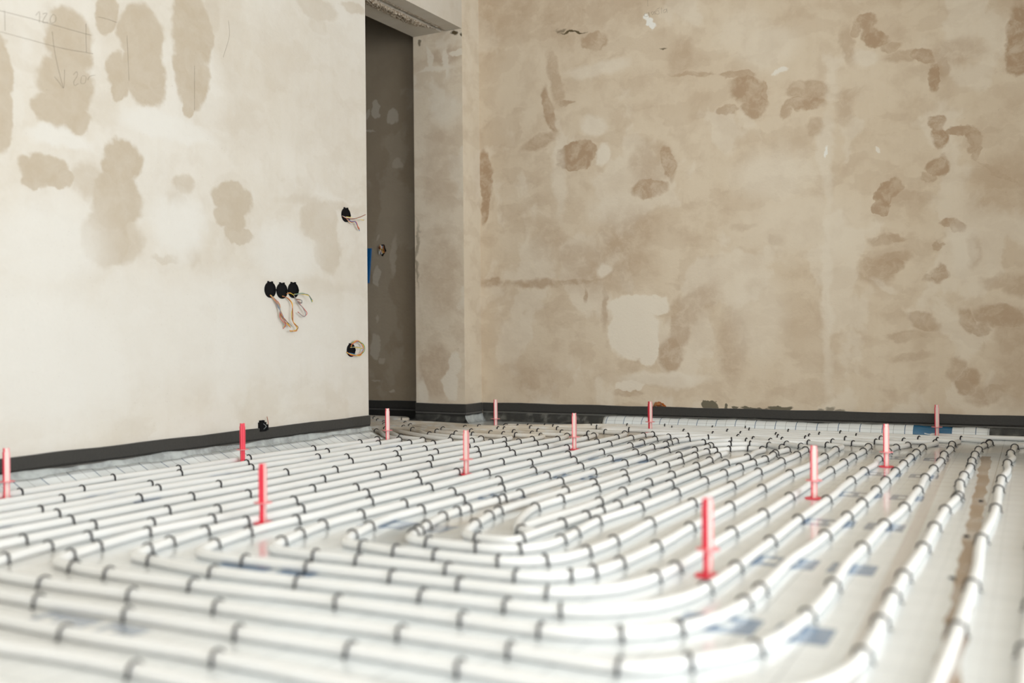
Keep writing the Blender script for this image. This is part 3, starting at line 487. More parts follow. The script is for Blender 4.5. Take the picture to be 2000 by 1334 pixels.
CL = [(1750.2,879.2,'n'),(1739.7,887.5,'n'),(1722.5,902.5,'n'),(1807.2,879.2,'n'),(1796.0,889.7,'n'),(1784.7,899.5,'n'),(1772.0,912.2,'n'),(1757.0,927.2,'n'),(1738.2,946.0,'n'),(1721.7,965.5,'n'),(1863.5,873.2,'n'),(1862.7,883.0,'n'),(1850.0,893.5,'n'),(1844.7,907.0,'n'),(1831.2,922.0,'n'),(1815.5,940.0,'n'),(1804.2,964.7,'n'),(1778.7,1000.0,'n'),(1922.7,875.5,'n'),(1914.5,883.7,'n'),(1907.0,893.5,'n'),(1904.0,906.2,'n'),(1902.5,919.0,'n'),(1890.5,935.5,'n'),(1882.2,952.0,'n'),(1868.0,981.2,'n'),(1856.0,1005.2,'n'),(1970.0,872.5,'n'),(1973.7,878.5,'n'),(1978.2,890.5,'n'),(1974.5,910.7,'n'),(1964.0,943.0,'n'),(1960.2,964.0,'n'),(1955.7,1002.2,'n'),(1983.5,870.2,'n'),(1706.7,868.7,'n'),(1721.7,862.0,'n'),(1760.0,867.2,'n'),(1774.2,852.2,'n'),(1794.5,862.7,'n'),(1828.2,865.7,'n'),(1874.7,862.7,'n'),(1901.0,868.0,'n'),(1846.2,869.5,'n'),(1792.2,875.5,'n'),(1701.5,877.7,'n'),(1916.0,979.0,'n'),(1409.7,885.2,'n'),(1424.0,883.0,'n'),(1403.0,895.0,'n'),(1424.0,910.7,'n'),(1451.7,919.0,'n'),(1421.0,931.0,'n'),(1437.5,955.7,'n'),(1435.2,997.7,'n'),(1428.5,865.0,'n'),(1429.2,872.5,'n'),(1445.0,853.0,'n'),(1439.0,859.0,'n'),(1425.5,848.5,'n'),(1457.0,841.0,'n'),(1462.2,845.5,'n'),(1456.2,881.5,'n'),(1464.5,872.5,'n'),(1461.5,867.2,'n'),(1476.5,863.5,'n'),(1497.5,868.0,'n'),(1501.2,874.7,'n'),(1491.5,883.0,'n'),(1469.0,899.5,'n'),(1477.2,910.0,'n'),(1503.5,903.2,'n'),(1511.7,890.5,'n'),(1532.0,895.0,'n'),(1532.7,907.0,'n'),(1487.7,928.7,'n'),(1496.0,962.5,'n'),(1552.2,979.0,'n'),(1549.2,931.7,'n'),(1502.7,1012.7,'n'),(1514.7,855.2,'n'),(1518.5,859.0,'n'),(1525.2,865.0,'n'),(1532.7,872.5,'n'),(1523.0,880.0,'n'),(1538.7,848.5,'n'),(1553.0,844.0,'n'),(1559.0,877.7,'n'),(1578.5,884.5,'n'),(1563.5,894.2,'n'),(1553.7,884.5,'n'),(1571.7,862.0,'n'),(1577.7,870.2,'n'),(1586.0,858.2,'n'),(1599.5,854.5,'n'),(1604.7,846.2,'n'),(1611.5,875.5,'n'),(1623.5,868.0,'n'),(1637.7,883.7,'n'),(1616.7,898.0,'n'),(1629.5,925.7,'n'),(1655.0,910.0,'n'),(1671.5,898.0,'n'),(1692.5,887.5,'n'),(1663.2,872.5,'n'),(1652.0,862.7,'n'),(1642.2,851.5,'n'),(1671.5,857.5,'n'),(1690.2,848.5,'n'),(1670.7,946.0,'n'),(1695.5,926.5,'n'),(1625.0,985.0,'n'),(1694.7,991.7,'n'),(1667.0,1018.7,'n'),(1112.7,880.0,'n'),(1113.5,856.0,'n'),(1151.0,860.5,'n'),(1148.7,851.5,'n'),(1166.0,855.2,'n'),(1149.5,844.0,'n'),(1155.5,835.7,'n'),(1169.7,839.5,'n'),(1180.2,848.5,'n'),(1172.0,868.0,'n'),(1211.0,859.0,'n'),(1215.5,851.5,'n'),(1195.2,872.5,'n'),(1179.5,889.0,'n'),(1115.7,893.5,'n'),(1127.0,904.7,'n'),(1139.7,917.5,'n'),(1165.2,928.7,'n'),(1197.5,901.7,'n'),(1226.7,910.7,'n'),(1235.7,875.5,'n'),(1237.2,860.5,'n'),(1261.2,855.2,'n'),(1278.5,853.0,'n'),(1283.7,862.7,'n'),(1259.0,869.5,'n'),(1247.7,889.0,'n'),(1265.0,900.2,'n'),(1282.2,911.5,'n'),(1277.0,878.5,'n'),(1309.2,858.2,'n'),(1305.5,869.5,'n'),(1327.2,866.5,'n'),(1346.0,863.5,'n'),(1345.2,856.0,'n'),(1308.5,885.2,'n'),(1306.2,915.2,'n'),(1332.5,895.0,'n'),(1361.0,884.5,'n'),(1363.2,895.7,'n'),(1379.7,887.5,'n'),(1380.5,874.7,'n'),(1377.5,869.5,'n'),(1398.5,871.7,'n'),(1397.0,878.5,'n'),(1367.0,916.7,'n'),(1392.5,905.5,'n'),(1320.5,934.7,'n'),(1367.7,931.7,'n'),(1382.7,946.0,'n'),(1274.0,949.7,'n'),(1316.0,952.7,'n'),(1328.7,970.0,'n'),(1361.7,991.0,'n'),(1221.5,967.7,'n'),(1229.7,942.2,'n'),(1226.0,931.0,'n'),(1172.0,961.7,'n'),(1167.5,949.7,'n'),(1111.2,966.2,'n'),(1106.7,983.5,'n'),(1181.7,988.7,'n'),(1147.2,1015.7,'n'),(1192.2,1007.5,'n'),(1214.0,994.7,'n'),(1259.0,998.5,'n'),(1269.5,972.2,'n'),(1101.5,947.5,'n'),(1230.5,844.0,'n'),(1230.5,835.7,'n'),(1302.5,836.5,'n'),(1317.5,841.7,'n'),(1335.5,847.7,'n'),(1370.7,837.2,'n'),(1388.7,841.7,'n'),(1391.0,853.0,'n'),(1382.7,859.0,'n'),(1336.2,907.0,'n'),(1314.5,873.2,'n'),(809.0,870.2,'n'),(825.5,864.2,'n'),(857.7,871.7,'n'),(890.7,865.0,'n'),(836.0,882.2,'n'),(857.0,888.2,'n'),(846.5,901.0,'n'),(843.5,913.7,'n'),(897.5,928.7,'n'),(818.0,934.7,'n'),(824.7,946.7,'n'),(845.7,959.5,'n'),(890.7,968.5,'n'),(830.7,1003.7,'n'),(845.0,1016.5,'n'),(908.7,982.7,'n'),(906.5,1000.0,'n'),(929.7,1009.7,'n'),(943.2,1015.0,'n'),(967.2,985.0,'n'),(986.7,961.0,'n'),(981.5,944.5,'n'),(956.0,930.2,'n'),(984.5,908.5,'n'),(940.2,894.2,'n'),(935.7,883.0,'n'),(934.2,866.5,'n'),(948.5,861.2,'n'),(964.2,868.7,'n'),(990.5,863.5,'n'),(990.5,873.2,'n'),(997.2,883.0,'n'),(1007.0,890.5,'n'),(1019.0,868.0,'n'),(1045.2,862.7,'n'),(1052.0,871.0,'n'),(1055.0,856.0,'n'),(1001.7,855.2,'n'),(1058.0,892.7,'n'),(1040.7,910.0,'n'),(1047.5,925.7,'n'),(1074.5,936.2,'n'),(1018.2,971.5,'n'),(1008.5,983.5,'n'),(991.2,1007.5,'n'),(1042.2,999.2,'n'),(1071.5,878.5,'n'),(1095.5,862.7,'n'),(919.2,877.0,'n'),(801.5,836.5,'n'),(803.0,844.0,'n'),(832.2,853.7,'n'),(848.7,847.7,'n'),(861.5,843.2,'n'),(885.5,851.5,'n'),(903.5,840.2,'n'),(877.2,858.2,'n'),(919.2,847.0,'n'),(920.0,853.7,'n'),(932.7,838.7,'n'),(956.0,850.7,'n'),(961.2,844.0,'n'),(980.0,853.0,'n'),(989.7,841.7,'n'),(1002.5,848.5,'n'),(1034.0,852.2,'n'),(1045.2,847.7,'n'),(1035.5,840.2,'n'),(1006.2,838.0,'n'),(1031.0,837.2,'n'),(986.7,836.5,'n'),(1061.0,837.2,'n'),(1079.7,838.7,'n'),(1089.5,850.0,'n'),(1091.7,842.5,'n'),(711.5,869.5,'n'),(753.5,871.7,'n'),(788.0,863.5,'n'),(745.2,862.7,'n'),(617.0,881.5,'n'),(645.5,887.5,'n'),(725.0,883.0,'n'),(626.0,898.7,'n'),(682.2,898.7,'n'),(690.5,907.0,'n'),(785.0,882.2,'n'),(783.5,902.5,'n'),(777.5,892.0,'n'),(659.7,924.2,'n'),(564.5,929.5,'n'),(635.7,943.0,'n'),(616.2,962.5,'n'),(755.0,919.0,'n'),(742.2,934.7,'n'),(703.2,960.2,'n'),(722.0,970.7,'n'),(728.7,988.0,'n'),(795.5,992.5,'n'),(581.0,985.7,'n'),(596.7,1003.0,'n'),(716.0,1014.2,'n'),(728.7,821.5,'n'),(735.5,826.0,'n'),(745.2,830.5,'n'),(747.5,834.2,'n'),(751.2,842.5,'n'),(788.0,832.0,'n'),(784.2,839.5,'n'),(734.0,847.0,'n'),(784.2,823.7,'n'),(776.0,858.2,'n'),(355.7,931.0,'n'),(353.5,922.0,'n'),(298.0,953.5,'n'),(312.2,961.0,'n'),(277.0,980.5,'n'),(334.7,1005.2,'n'),(301.7,1030.0,'n'),(292.7,1048.7,'n'),(379.7,978.2,'n'),(432.2,953.5,'n'),(491.5,900.2,'n'),(487.0,910.7,'n'),(495.2,919.7,'n'),(490.0,973.0,'n'),(433.0,1003.7,'n'),(424.7,1023.2,'n'),(491.5,1027.7,'n'),(488.5,1048.7,'n'),(412.7,1046.5,'n'),(44.2,969.2,'n'),(165.0,963.2,'n'),(224.2,940.0,'n'),(125.2,982.0,'n'),(84.7,1005.2,'n'),(119.2,1012.0,'n'),(145.5,1024.7,'n'),(188.2,1035.2,'n'),(54.4,1064.9,'n'),(91.6,1076.9,'n'),(187.1,1058.3,'n'),(201.7,1076.9,'n'),(22.6,1103.4,'n'),(126.1,1094.1,'n'),(156.6,1096.8,'n'),(140.7,1120.7,'n'),(196.4,1133.9,'n'),(71.7,1152.5,'n'),(61.0,1191.0,'n'),(112.8,1253.4,'n'),(250.8,1327.7,'n'),(241.5,1216.2,'n'),(248.2,1176.4,'n'),(367.6,1156.5,'n'),(292.0,1106.1,'n'),(280.0,1082.2,'n'),(306.6,1084.8,'n'),(341.1,1067.6,'n'),(488.9,1051.7,'n'),(433.2,1075.6,'n'),(405.3,1071.6,'n'),(463.7,1107.4,'n'),(402.7,1131.3,'n'),(418.6,1200.3,'n'),(414.6,1305.1,'n'),(455.7,1253.4,'n'),(573.9,1149.9,'n'),(596.4,1120.7,'n'),(599.1,1096.8,'n'),(543.3,1067.6,'n'),(584.5,1051.7,'n'),(593.8,1025.1,'n'),(638.9,1034.4,'n'),(731.8,1037.1,'n'),(677.4,1054.3,'n'),(694.6,1104.8,'n'),(763.6,1087.5,'n'),(788.9,1053.0,'n'),(758.3,1139.3,'n'),(654.8,1191.0,'n'),(780.9,1253.4,'n'),(676.0,1286.6,'n'),(703.9,1075.6,'n'),(916.8,1031.8,'n'),(916.8,1059.6,'n'),(855.7,1046.4,'n'),(831.9,1068.9,'n'),(841.1,1098.1,'n'),(931.4,1082.2,'n'),(869.0,1124.7,'n'),(892.9,1155.2,'n'),(817.3,1177.7,'n'),(898.2,1226.8,'n'),(984.5,1199.0,'n'),(972.5,1108.7,'n'),(1016.3,1082.2,'n'),(1017.7,1063.6,'n'),(1007.0,1045.0,'n'),(1005.7,1136.6,'n'),(1048.2,1245.4,'n'),(995.1,1286.6,'n'),(894.2,1325.1,'n'),(1094.6,1208.3,'n'),(1061.4,1169.8,'n'),(1072.1,1107.4,'n'),(1158.3,1088.8,'n'),(1129.1,1067.6,'n'),(1119.8,1049.0,'n'),(1105.2,1031.8,'n'),(1167.6,1026.4,'n'),(1109.2,1133.9,'n'),(815.9,1034.4,'n'),(1221.3,1111.4,'n'),(1215.0,1067.6,'n'),(1297.6,1078.8,'n'),(1278.8,1030.0,'n'),(1341.4,1121.4,'n'),(1288.9,1140.2,'n'),(1357.7,1040.1,'n'),(1396.5,1162.7,'n'),(1202.5,1136.4,'n'),(1216.3,1259.1,'n'),(1213.8,1310.4,'n'),(1345.2,1312.9,'n'),(1348.9,1247.8,'n'),(1441.6,1050.1,'n'),(1570.5,1025.0,'n'),(1517.9,1068.8,'n'),(1452.8,1121.4,'n'),(1530.4,1167.7,'n'),(1501.6,1196.5,'n'),(1507.9,1287.9,'n'),(1492.9,1165.2,'n'),(1837.8,1040.1,'n'),(1817.8,1082.6,'n'),(1743.9,1043.8,'n'),(1705.1,1087.6,'n'),(1660.1,1162.7,'n'),(1625.0,1056.3,'n'),(1615.0,1221.5,'n'),(1789.0,1137.7,'n'),(1775.2,1179.0,'n'),(1752.7,1234.0,'n'),(1711.4,1299.1,'n'),(1927.9,1063.8,'n'),(1915.4,1157.7,'n'),(1899.1,1252.8,'n'),(1812.8,1035.0,'l'),(1790.2,1077.6,'l'),(1755.2,1137.7,'l'),(1737.7,1177.7,'l'),(1713.9,1230.3,'l'),(1665.1,1289.1,'l'),(1680.1,1080.1,'l'),(1720.2,1032.5,'l'),(1627.5,1156.4,'l'),(1899.1,1061.3,'l'),(1880.4,1157.7,'l'),(1856.6,1242.8,'l'),(1983.0,1285.4,'l'),(1998.0,1195.2,'l'),(1996.7,1071.3,'l')]
# hook each clip on to the nearest pipe
def nearest(q):
    best = None
    for pi, P in enumerate(pipes):
        L = P['pts']
        for i in range(len(L) - 1):
            a, b = L[i], L[i+1]; d = b - a; t = max(0, min(1, (q - a).dot(d) / d.length_squared)); c = a + d * t; e = (q - c).length
            if best is None or e < best[0]: best = (e, pi, i + t, c, d.normalized())
    return best
lost = 0
for (px, py, side) in CL:
    q = on_floor(px, py); q = Vector((q.x, q.y)); 
    for _ in range(2):
        e, pi, s, c, t = nearest(q)
        nn = Vector((-t.y, t.x)); away = q - Vector((CAM.x, CAM.y))
        if side == 'l': nn = nn if nn.x > 0 else -nn
        elif nn.dot(away) < 0: nn = -nn
        if _ == 0: q = q + nn * .0135
    e, pi, s, c, t = nearest(q)
    if e > .062: lost += 1; continue
    off = (q - c).dot(Vector((-t.y, t.x)))
    pipes[pi]['clips'].append([s, max(-.03, min(.03, off)), side])
# let the pipes wander sideways as their clips show
for P in pipes:
    L = P['pts']; N = len(L); P['clips'].sort(); keep = []
    for c in P['clips']:
        if not keep or (c[0] - keep[-1][0]) > (3.2 if 'l' in (c[2], keep[-1][2]) else 1.0): keep.append(c)
    P['clips'] = keep; new = []
    for i, p in enumerate(L):
        wsum = 1.2e-1; v = 0; sg = .075 if p.y > -1.6 else .15
        for s, off, side in keep:
            d = abs(s - i) * .025
            if d < .6: wt = math.exp(-(d / sg) ** 2) * (.15 if side == 'l' else 1); wsum += wt; v += wt * off
        t = (L[min(i+1, N-1)] - L[max(i-1, 0)]).normalized(); new.append(p + Vector((-t.y, t.x)) * (v / wsum))
    for _ in range(6): new = [new[0]] + [(new[i-1] + new[i] * 2 + new[i+1]) / 4 for i in range(1, N-1)] + [new[-1]]
    P['new'] = new
    m = MB(); m.tube([(p.x, p.y, PR + .0006) for p in new], PR, 12)
    o = m.build(P['name'], M_pipe); P['obj'] = tag(o, P['label'], 'pipe', 'white underfloor heating pipes')
# the clip itself: a barbed black plastic hoop
m = MB(); pts = []
for k in range(15):
    a = math.radians(-18 + 216 * k / 14); pts.append((.0136 * math.cos(a), 0, .0112 + .0128 * math.sin(a)))
pts = [(.0178, 0, .0006), (.0138, 0, .003)] + pts + [(-.0138, 0, .003), (-.0178, 0, .0006)]
m.tube(pts, .0019, 6, flat=1.0, up=(0, 1, 0))
m.v = [(v[0], v[1] * 1.5, max(.0002, v[2])) for v in m.v]
clip_me = m.mesh('pipe_clip', M_clip)
allc = []
for P in pipes:
    L = P['new']; N = len(L)
    for j, (s, off, side) in enumerate(P['clips']):
        i = int(s); f = s - i; i = min(i, N - 2); p = L[i].lerp(L[i+1], f); t = (L[min(i+2, N-1)] - L[max(i-1, 0)]).normalized()
        allc.append((p, t, P))
def distcam(p): return (Vector((p.x, p.y, 0)) - CAM).length
allc.sort(key=lambda a: distcam(a[0]))
rnd = random.Random(5)
# name a place for every clip: nearest marker or wall, so that labels can single it out
MARK = [(13, 975, 15, 0, 'pale red height marker at the left edge of the view'), (474, 905, 20, 0, 'bright red height marker beside the left wall strip'), (514, 1022, 60, 0, 'slim pink height marker in front of the bright red one'), (757, 863, 10, 0, 'pink height marker standing in front of the doorway'), (911, 927, -15, 0, 'pale whitish-pink blurred height marker standing left of centre'), (968, 838, 10, 0, 'small red height marker just right of the back corner'), (1122, 878, -10, 0, 'pale pink height marker in the middle of the far rows'), (1270, 845, 30, 0, 'small red height marker standing before the orange-brown lump'), (1383, 1125, 48, 0, 'slim red height marker nearest the camera'), (1590, 974, 15, 0, 'broad pale pink height marker between the right columns'), (1731, 912, 10, 0, 'red height marker with a round base plate at right'), (1830, 857, 10, 0, 'small red height marker in front of the blue foil print')]
ORD = ['first', 'second', 'third', 'fourth', 'fifth', 'sixth', 'seventh', 'eighth', 'ninth', 'tenth', 'eleventh', 'twelfth', 'thirteenth', 'fourteenth', 'fifteenth', 'sixteenth', 'seventeenth', 'eighteenth', 'nineteenth', 'twentieth']
def ordn(i): return ORD[i] if i < 20 else ('twenty-' + ORD[i - 20] if i < 29 else 'thirtieth' if i == 29 else 'thirty-' + ORD[i - 30] if i < 39 else 'fortieth' if i == 39 else 'forty-' + ORD[i - 40])
def region(p, t):
    if abs(t.y) > .72:      # a run going away from the camera
        if p.x < 1.72:
            k = min(range(16), key=lambda i: abs(cx[i] - p.x)); return ('L', k)
        k = min(Rx, key=lambda i: abs(Rx[i] - p.x)); return ('R', k)
    if p.y < -2.3: 
        k = int(round((-2.93 - p.y) / .105)); return ('N', max(0, k))
    return ('F', int(max(0, round((-.065 - p.y) / .1))))
buckets = {}
for rec in allc[:300]:
    key = region(rec[0], rec[1]); buckets.setdefault(key, []).append(rec)
for key, L in buckets.items():
    L.sort(key=(lambda r: r[0].y) if key[0] in 'LR' else (lambda r: r[0].x))
    for j, (p, t, P) in enumerate(L):
        if key[0] == 'L': lab = 'black clip, %s from the camera on the %s pipe run from the left wall' % (ordn(j), ordn(key[1]))
        elif key[0] == 'R': lab = 'black clip, %s from the camera on the %s pipe run from the right edge' % (ordn(j), ordn(key[1]))
        elif key[0] == 'N': lab = 'black clip, %s from the left on the %s foreground cross row, counted from the spiral' % (ordn(j), ordn(key[1]))
        else: lab = 'black clip, %s from the left on the %s pipe row from the back wall' % (ordn(j), ordn(key[1]))
        o = bpy.data.objects.new('pipe_clip', clip_me); C.objects.link(o)
        o.location = (p.x, p.y, .0004); o.rotation_euler = (rnd.uniform(-.12, .12), 0, math.atan2(t.y, t.x) - math.pi / 2 + rnd.uniform(-.12, .12))
        tag(o, lab, 'clip', 'black clips over the heating pipes')
if len(allc) > 300:
    m = MB(); base = clip_me
    for p, t, P in allc[300:]:
        Mx = Matrix.Translation((p.x, p.y, .0004)) @ Matrix.Rotation(math.atan2(t.y, t.x) - math.pi / 2 + rnd.uniform(-.12, .12), 4, 'Z')
        m.add([Mx @ v.co for v in base.vertices], [tuple(f.vertices) for f in base.polygons], 0, True)
    tag(m.build('pipe_clip', M_clip), 'tiny far black clips on the rows near the doorway and back wall', 'clips', 'black clips over the heating pipes', 'stuff')
print('clips', len(allc), 'lost', lost)

# stray foam nails pressed into the foil
m0 = MB(); m0.disc((0, 0), .0065, .0002, .003, 12); nail_me = m0.mesh('foam_nail', M_clip)
for (px, py, lb) in ((1916, 979, 'round black nail head in the foil by the brown seam, farthest of the three'), (1888, 1048, 'round black nail head in the foil by the brown seam, middle one'), (1860, 1130, 'round black nail head in the foil by the brown seam, nearest the camera')):
    q = on_floor(px, py); o = bpy.data.objects.new('foam_nail', nail_me); C.objects.link(o); o.location = (q.x, q.y, 0); tag(o, lb, 'nail', 'nail heads in the foil')

# ---------------------------------------------------------------- red height markers
def marker_meshes():
    h = .154; a = MB()       # two red flanges and the rib between them
    vs = []
    def prism(a, x0, x1, y0, y1, z0, z1, taper=1.0):
        a.add([(x0, y0, z0), (x1, y0, z0), (x1, y1, z0), (x0, y1, z0), (x0*taper, y0, z1), (x1*taper, y0, z1), (x1*taper, y1, z1), (x0*taper, y1, z1)], ((0,3,2,1),(4,5,6,7),(0,1,5,4),(1,2,6,5),(2,3,7,6),(3,0,4,7)))
    r = MB()
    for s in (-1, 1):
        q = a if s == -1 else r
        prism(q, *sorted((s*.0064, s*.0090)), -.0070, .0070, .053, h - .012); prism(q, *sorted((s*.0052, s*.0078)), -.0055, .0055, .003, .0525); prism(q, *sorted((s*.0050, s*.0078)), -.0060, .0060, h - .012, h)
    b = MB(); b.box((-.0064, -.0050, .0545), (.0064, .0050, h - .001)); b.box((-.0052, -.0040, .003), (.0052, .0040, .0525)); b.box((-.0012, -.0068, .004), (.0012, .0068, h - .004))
    c = MB(); c.disc((0, 0), .0235, .0525, .0545, 24)
    d = MB(); d.disc((0, 0), .0260, .0004, .0030, 24)
    return a.mesh('flange', M_red), b.mesh('web', M_glare), c.mesh('collar', M_half_glare), d.mesh('base_plate', M_red), r.mesh('flange', M_half_glare), b.mesh('web', M_red)
MM = marker_meshes()
for (px, py, rz, lean, lab) in MARK:
    q = on_floor(px, py); e = empty('height_marker', (q.x, q.y, 0), math.atan2(q.y - CAM.y, q.x - CAM.x) - math.pi / 2 + math.radians(rz)); e.rotation_euler[1] = math.radians(lean)
    tag(e, lab, 'height marker', 'red plastic height markers standing between the pipes')
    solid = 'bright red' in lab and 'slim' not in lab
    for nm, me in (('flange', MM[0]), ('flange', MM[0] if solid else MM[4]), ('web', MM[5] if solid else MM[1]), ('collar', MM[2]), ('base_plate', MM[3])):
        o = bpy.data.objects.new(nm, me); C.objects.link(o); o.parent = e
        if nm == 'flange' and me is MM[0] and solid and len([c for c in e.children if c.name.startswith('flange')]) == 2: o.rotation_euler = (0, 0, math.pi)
        if nm == 'web' and not solid: o['label'] = 'middle rib coloured pale for glare'

# ---------------------------------------------------------------- wall boxes and wires
def cup(parent, c, r, axis, name='back_box'):
    """black round box mouth set in the wall; axis = wall normal"""
    m = MB(); A = Vector(axis); U = Vector((0, 0, 1)); V = A.cross(U); c = Vector(c)
    M = Matrix(((V.x, U.x, A.x, c.x), (V.y, U.y, A.y, c.y), (V.z, U.z, A.z, c.z), (0, 0, 0, 1)))
    m.disc((0, 0), r * .93, -.004, .0012, 28, 0, M); n = 28; ri, ro = r * .9, r
    vs = [M @ Vector((q * math.cos(2*math.pi*k/n), q * math.sin(2*math.pi*k/n), z)) for (q, z) in ((ro, -.003), (ro, .0045), (ri, .0045), (ri, .001)) for k in range(n) if True]
    fs = [(j*n + k, j*n + (k+1) % n, (j+1)*n + (k+1) % n, (j+1)*n + k) for j in range(3) for k in range(n)]
    # two notched screw lugs at the top as in common wall boxes
    m.add(vs, fs)
    for s in (-1, 1): m.box((s*r*.35 - .004, r*.86, -.001), (s*r*.35 + .004, r*1.06, .005), 0, M)
    for s in (-1, 1): m.box((s*r*.80 - .004, -.004, .001), (s*r*.80 + .004, .004, .008), 0, M)
    return m.build(name, M_black, parent)
def smooth(P, k=5):
    P = [Vector(p) for p in P]; out = []
    for i in range(len(P) - 1):
        a, b, c, d = P[max(i-1, 0)], P[i], P[i+1], P[min(i+2, len(P)-1)]
        for j in range(k):
            t = j / k; out.append(.5 * ((2*b) + (c - a) * t + (2*a - 5*b + 4*c - d) * t*t + (3*b - a - 3*c + d) * t**3))
    return out + [P[-1]]
def wires(parent, path, cols, f, seed, jit=.0045, r=.0016, depth=(.004, .03, .02)):
    rr = random.Random(seed)
    for ci in cols:
        L = len(path); P = []
        for i, (px, py) in enumerate(path):
            t = i / (L - 1); dep = depth[0] * (1 - t) ** 2 + 2 * depth[1] * t * (1 - t) + depth[2] * t * t
            q = f(px, py, dep); P.append(q + Vector((rr.uniform(-1, 1), rr.uniform(-1, 1), rr.uniform(-1, 1))) * jit * (.4 if i == 0 else 1))
        m = MB(); m.tube(smooth(P), r, 6); o = m.build('wire', MW[ci], parent); o['label'] = ci + ' wire'
fL = lambda px, py, d: on_left(px, py, d)
def sock(px, py, r, label, group, sets, seed):
    c = on_left(px, py); e = empty('socket_box', c); tag(e, label, 'socket box', group)
    cup(e, (0, 0, 0), r, (1, 0, 0))
    for k, (path, cols, dep) in enumerate(sets):
        n0 = len(bpy.data.objects); before = set(bpy.data.objects.keys())
        wires(e, path, cols, fL, seed + k, depth=dep)
        for o in e.children:
            if o.name not in before: o.data.transform(Matrix.Translation(-c))
sock(527, 566, .034, 'black socket box with drooping wires, left one of the row of three', 'row of three socket boxes',
     [([(528, 576), (538, 586), (546, 600), (550, 615), (557, 628), (567, 638)], ['orange', 'yellow', 'grey', 'brown', 'blue'], (.004, .03, .02)), ([(530, 578), (544, 596), (549, 618), (557, 632), (556, 640)], ['yellow', 'red', 'grey'], (.004, .03, .01))], 31)
sock(550, 568, .034, 'black socket box, middle one of the row of three', 'row of three socket boxes',
     [([(552, 578), (561, 583), (570, 594), (571, 612), (572, 628), (580, 638), (578, 645), (566, 647)], ['orange', 'brown', 'yellow'], (.004, .035, .02))], 41)
sock(572, 567, .034, 'black socket box with a purple-grey wire loop, right one of the row of three', 'row of three socket boxes',
     [([(574, 575), (588, 574), (600, 577), (606, 582), (611, 590)], ['grey', 'yellow', 'green'], (.004, .04, .04)), ([(574, 578), (582, 592), (590, 602), (598, 612), (594, 618), (584, 608)], ['grey', 'red'], (.004, .03, .02)), ([(574, 577), (566, 573), (561, 574)], ['yellow', 'orange'], (.004, .02, .01)), ([(578, 584), (588, 586), (588, 591), (580, 590)], ['brown', 'grey'], (.01, .02, .02))], 51)
sock(675, 420, .033, 'upper black socket box by the doorway with wires sticking out right', None,
     [([(668, 422), (680, 426), (698, 425), (713, 421)], ['white', 'brown'], (.004, .03, .03)), ([(676, 424), (690, 427), (711, 429)], ['yellow', 'white'], (.004, .03, .03)), ([(676, 426), (684, 434), (694, 434), (699, 444), (702, 449)], ['orange', 'blue', 'yellow', 'red', 'white'], (.004, .03, .015))], 61)
sock(685, 684, .031, 'lower black socket box by the doorway with a wire ring', None,
     [([(677, 688), (688, 693), (702, 693), (711, 684), (709, 673), (699, 667), (690, 669), (686, 676)], ['blue', 'red', 'yellow', 'green', 'orange'], (.004, .05, .004)), ([(684, 679), (696, 678), (708, 681)], ['yellow', 'grey'], (.004, .03, .03))], 71)
c = on_left(511, 832); e = empty('cable_outlet', c); tag(e, 'small black cable outlet just above the foam strip on the left wall', 'cable outlet')
m = MB(); m.box((0, -.022, -.022), (.014, .014, .016)); m.box((0, -.016, .016), (.010, .008, .024)); m.box((0, .012, -.018), (.018, .022, .006)); m.build('outlet_box', M_black, e)
m = MB(); m.tube(smooth([(.012, .018, -.012), (.016, .022, .01), (.012, .020, .038)]), .0016, 6); m.build('wire', MW['brown'], e)
m = MB(); m.tube(smooth([(.014, -.004, .01), (.03, -.006, .0), (.014, -.002, -.012)]), .0016, 6); m.build('wire', MW['grey'], e)
c = on_back(747, 488, -.05); e = empty('socket_box', c); tag(e, 'dark ragged socket hole on the hallway wall beyond the doorway', 'socket box')
m = MB(); rnd = random.Random(9); N = 22
ring = [Vector((math.cos(2*math.pi*k/N) * .028 * rnd.uniform(.75, 1.15), -.0015, math.sin(2*math.pi*k/N) * .036 * rnd.uniform(.75, 1.15))) for k in range(N)]
m.add([Vector((0, -.0015, 0))] + ring + [v + Vector((0, .003, 0)) for v in ring], [(0, 1 + (k+1) % N, 1 + k) for k in range(N)] + [(1+k, 1+(k+1) % N, 1+N+(k+1) % N, 1+N+k) for k in range(N)])
m.build('hole', M_black, e)
for ci in ('white', 'blue', 'orange', 'yellow', 'white', 'brown'):
    P = [Vector((rnd.uniform(-.02, .02), -.004 - .012 * math.sin(t), rnd.uniform(-.028, .028))) for t in (0, .8, 1.6, 2.4, 3.1)]
    m = MB(); m.tube(smooth(P), .0016, 6); m.build('wire', MW[ci], e)
# exposed brick pocket behind the strip of the back wall
c = on_back(1286, 790); m = MB(); m.tube([Vector((c.x - .022, -.010, .107)), Vector((c.x - .008, -.014, .122)), Vector((c.x + .012, -.012, .120)), Vector((c.x + .03, -.010, .110))], [.004, .010, .008, .003], 8)
n = NT('foam_orange'); g = n.n('ShaderNodeNewGeometry').outputs['Position']; n.set(Base_Color=n.mix(n.ramp(n.noise(g, 60, 3, .6), .4, .6), (.42, .17, .05), (.20, .09, .05)), Roughness=.8)
o = m.build('foam_crumb', n.mat); tag(o, 'small orange-brown lump in a plaster gap on top of the back strip', 'foam lump')

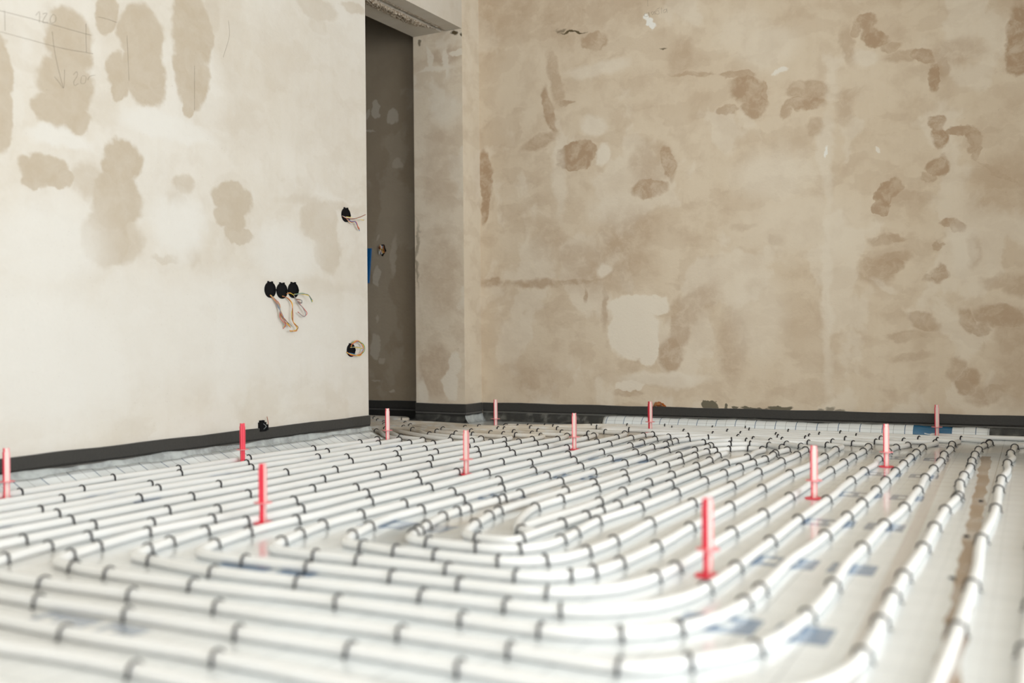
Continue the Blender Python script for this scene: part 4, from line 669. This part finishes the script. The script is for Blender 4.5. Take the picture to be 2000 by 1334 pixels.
# blue board edge in the hallway
a = on_back(700, 485, -.10); b = on_back(724, 485, -.10); c2 = on_back(719.5, 553, -.10); d = on_back(700, 553, -.10)
m = MB(); vs = [a, b, c2, d]; m.add(vs + [v + Vector((0, .012, 0)) for v in vs], ((0, 3, 2, 1), (4, 5, 6, 7), (0, 1, 5, 4), (1, 2, 6, 5), (2, 3, 7, 6), (3, 0, 4, 7)))
o = m.build('blue_board', M_blue); tag(o, 'narrow blue board edge showing behind the doorway edge', 'board')

# ---------------------------------------------------------------- pencil marks
def strokes(f, lines, label, r=.00055):
    m = MB()
    for L in lines: m.tube(smooth([f(px, py) for px, py in L], 4), r, 5)
    tag(m.build('pencil_marks', M_pencil), label, 'pencil marks', 'pencil marks on the plaster')
l0 = lambda x, y: on_left(x, y, .0004); b0 = lambda x, y: on_back(x, y, -.0004)
strokes(l0, [[(0, 21), (60, 36), (120, 53), (178, 69)], [(0, 62), (60, 78), (120, 94), (182, 105)], [(168, 46), (168, 70), (169, 102)], [(9, 20), (10, 60)], [(192, 33), (212, 38), (228, 44)]], 'long slanting pencil guide lines at the upper left of the left wall')
strokes(l0, [[(70, 30), (77, 23), (77, 44)], [(84, 27), (92, 26), (86, 36), (84, 44), (94, 43)], [(104, 28), (98, 36), (100, 45), (108, 42), (109, 32), (104, 28)]], 'pencilled number 120 above the upper guide line')
strokes(l0, [[(102, 62), (106, 95), (114, 135), (124, 172)], [(106, 150), (115, 160), (124, 172), (126, 152), (126, 136)]], 'pencilled arrow pointing down on the dark patch')
strokes(l0, [[(143, 146), (150, 140), (151, 148), (144, 160), (146, 167), (153, 163)], [(159, 150), (158, 162), (166, 162), (168, 150), (161, 148)], [(171, 156), (175, 150), (178, 148), (186, 147)]], 'pencilled number 20 with a dash beside the arrow')
strokes(l0, [[(248, 70), (250, 110), (252, 158)], [(380, 128), (380, 170), (380, 215)], [(446, 40), (448, 70), (438, 105), (436, 112)]], 'short upright pencil strokes on the three tall patches')
strokes(b0, [[(1266, 25), (1259, 27), (1259, 32), (1266, 31), (1267, 24), (1269, 32)], [(1275, 22), (1272, 25), (1275, 29), (1278, 22), (1279, 29)], [(1288, 15), (1281, 20), (1281, 27), (1287, 27), (1286, 21), (1282, 22)], [(1292, 15), (1292, 26)], [(1301, 18), (1296, 20), (1297, 25), (1301, 22), (1302, 17), (1303, 25)], [(1265, 0), (1265, 12)]], 'pencilled word high on the back wall above a white plaster chip')
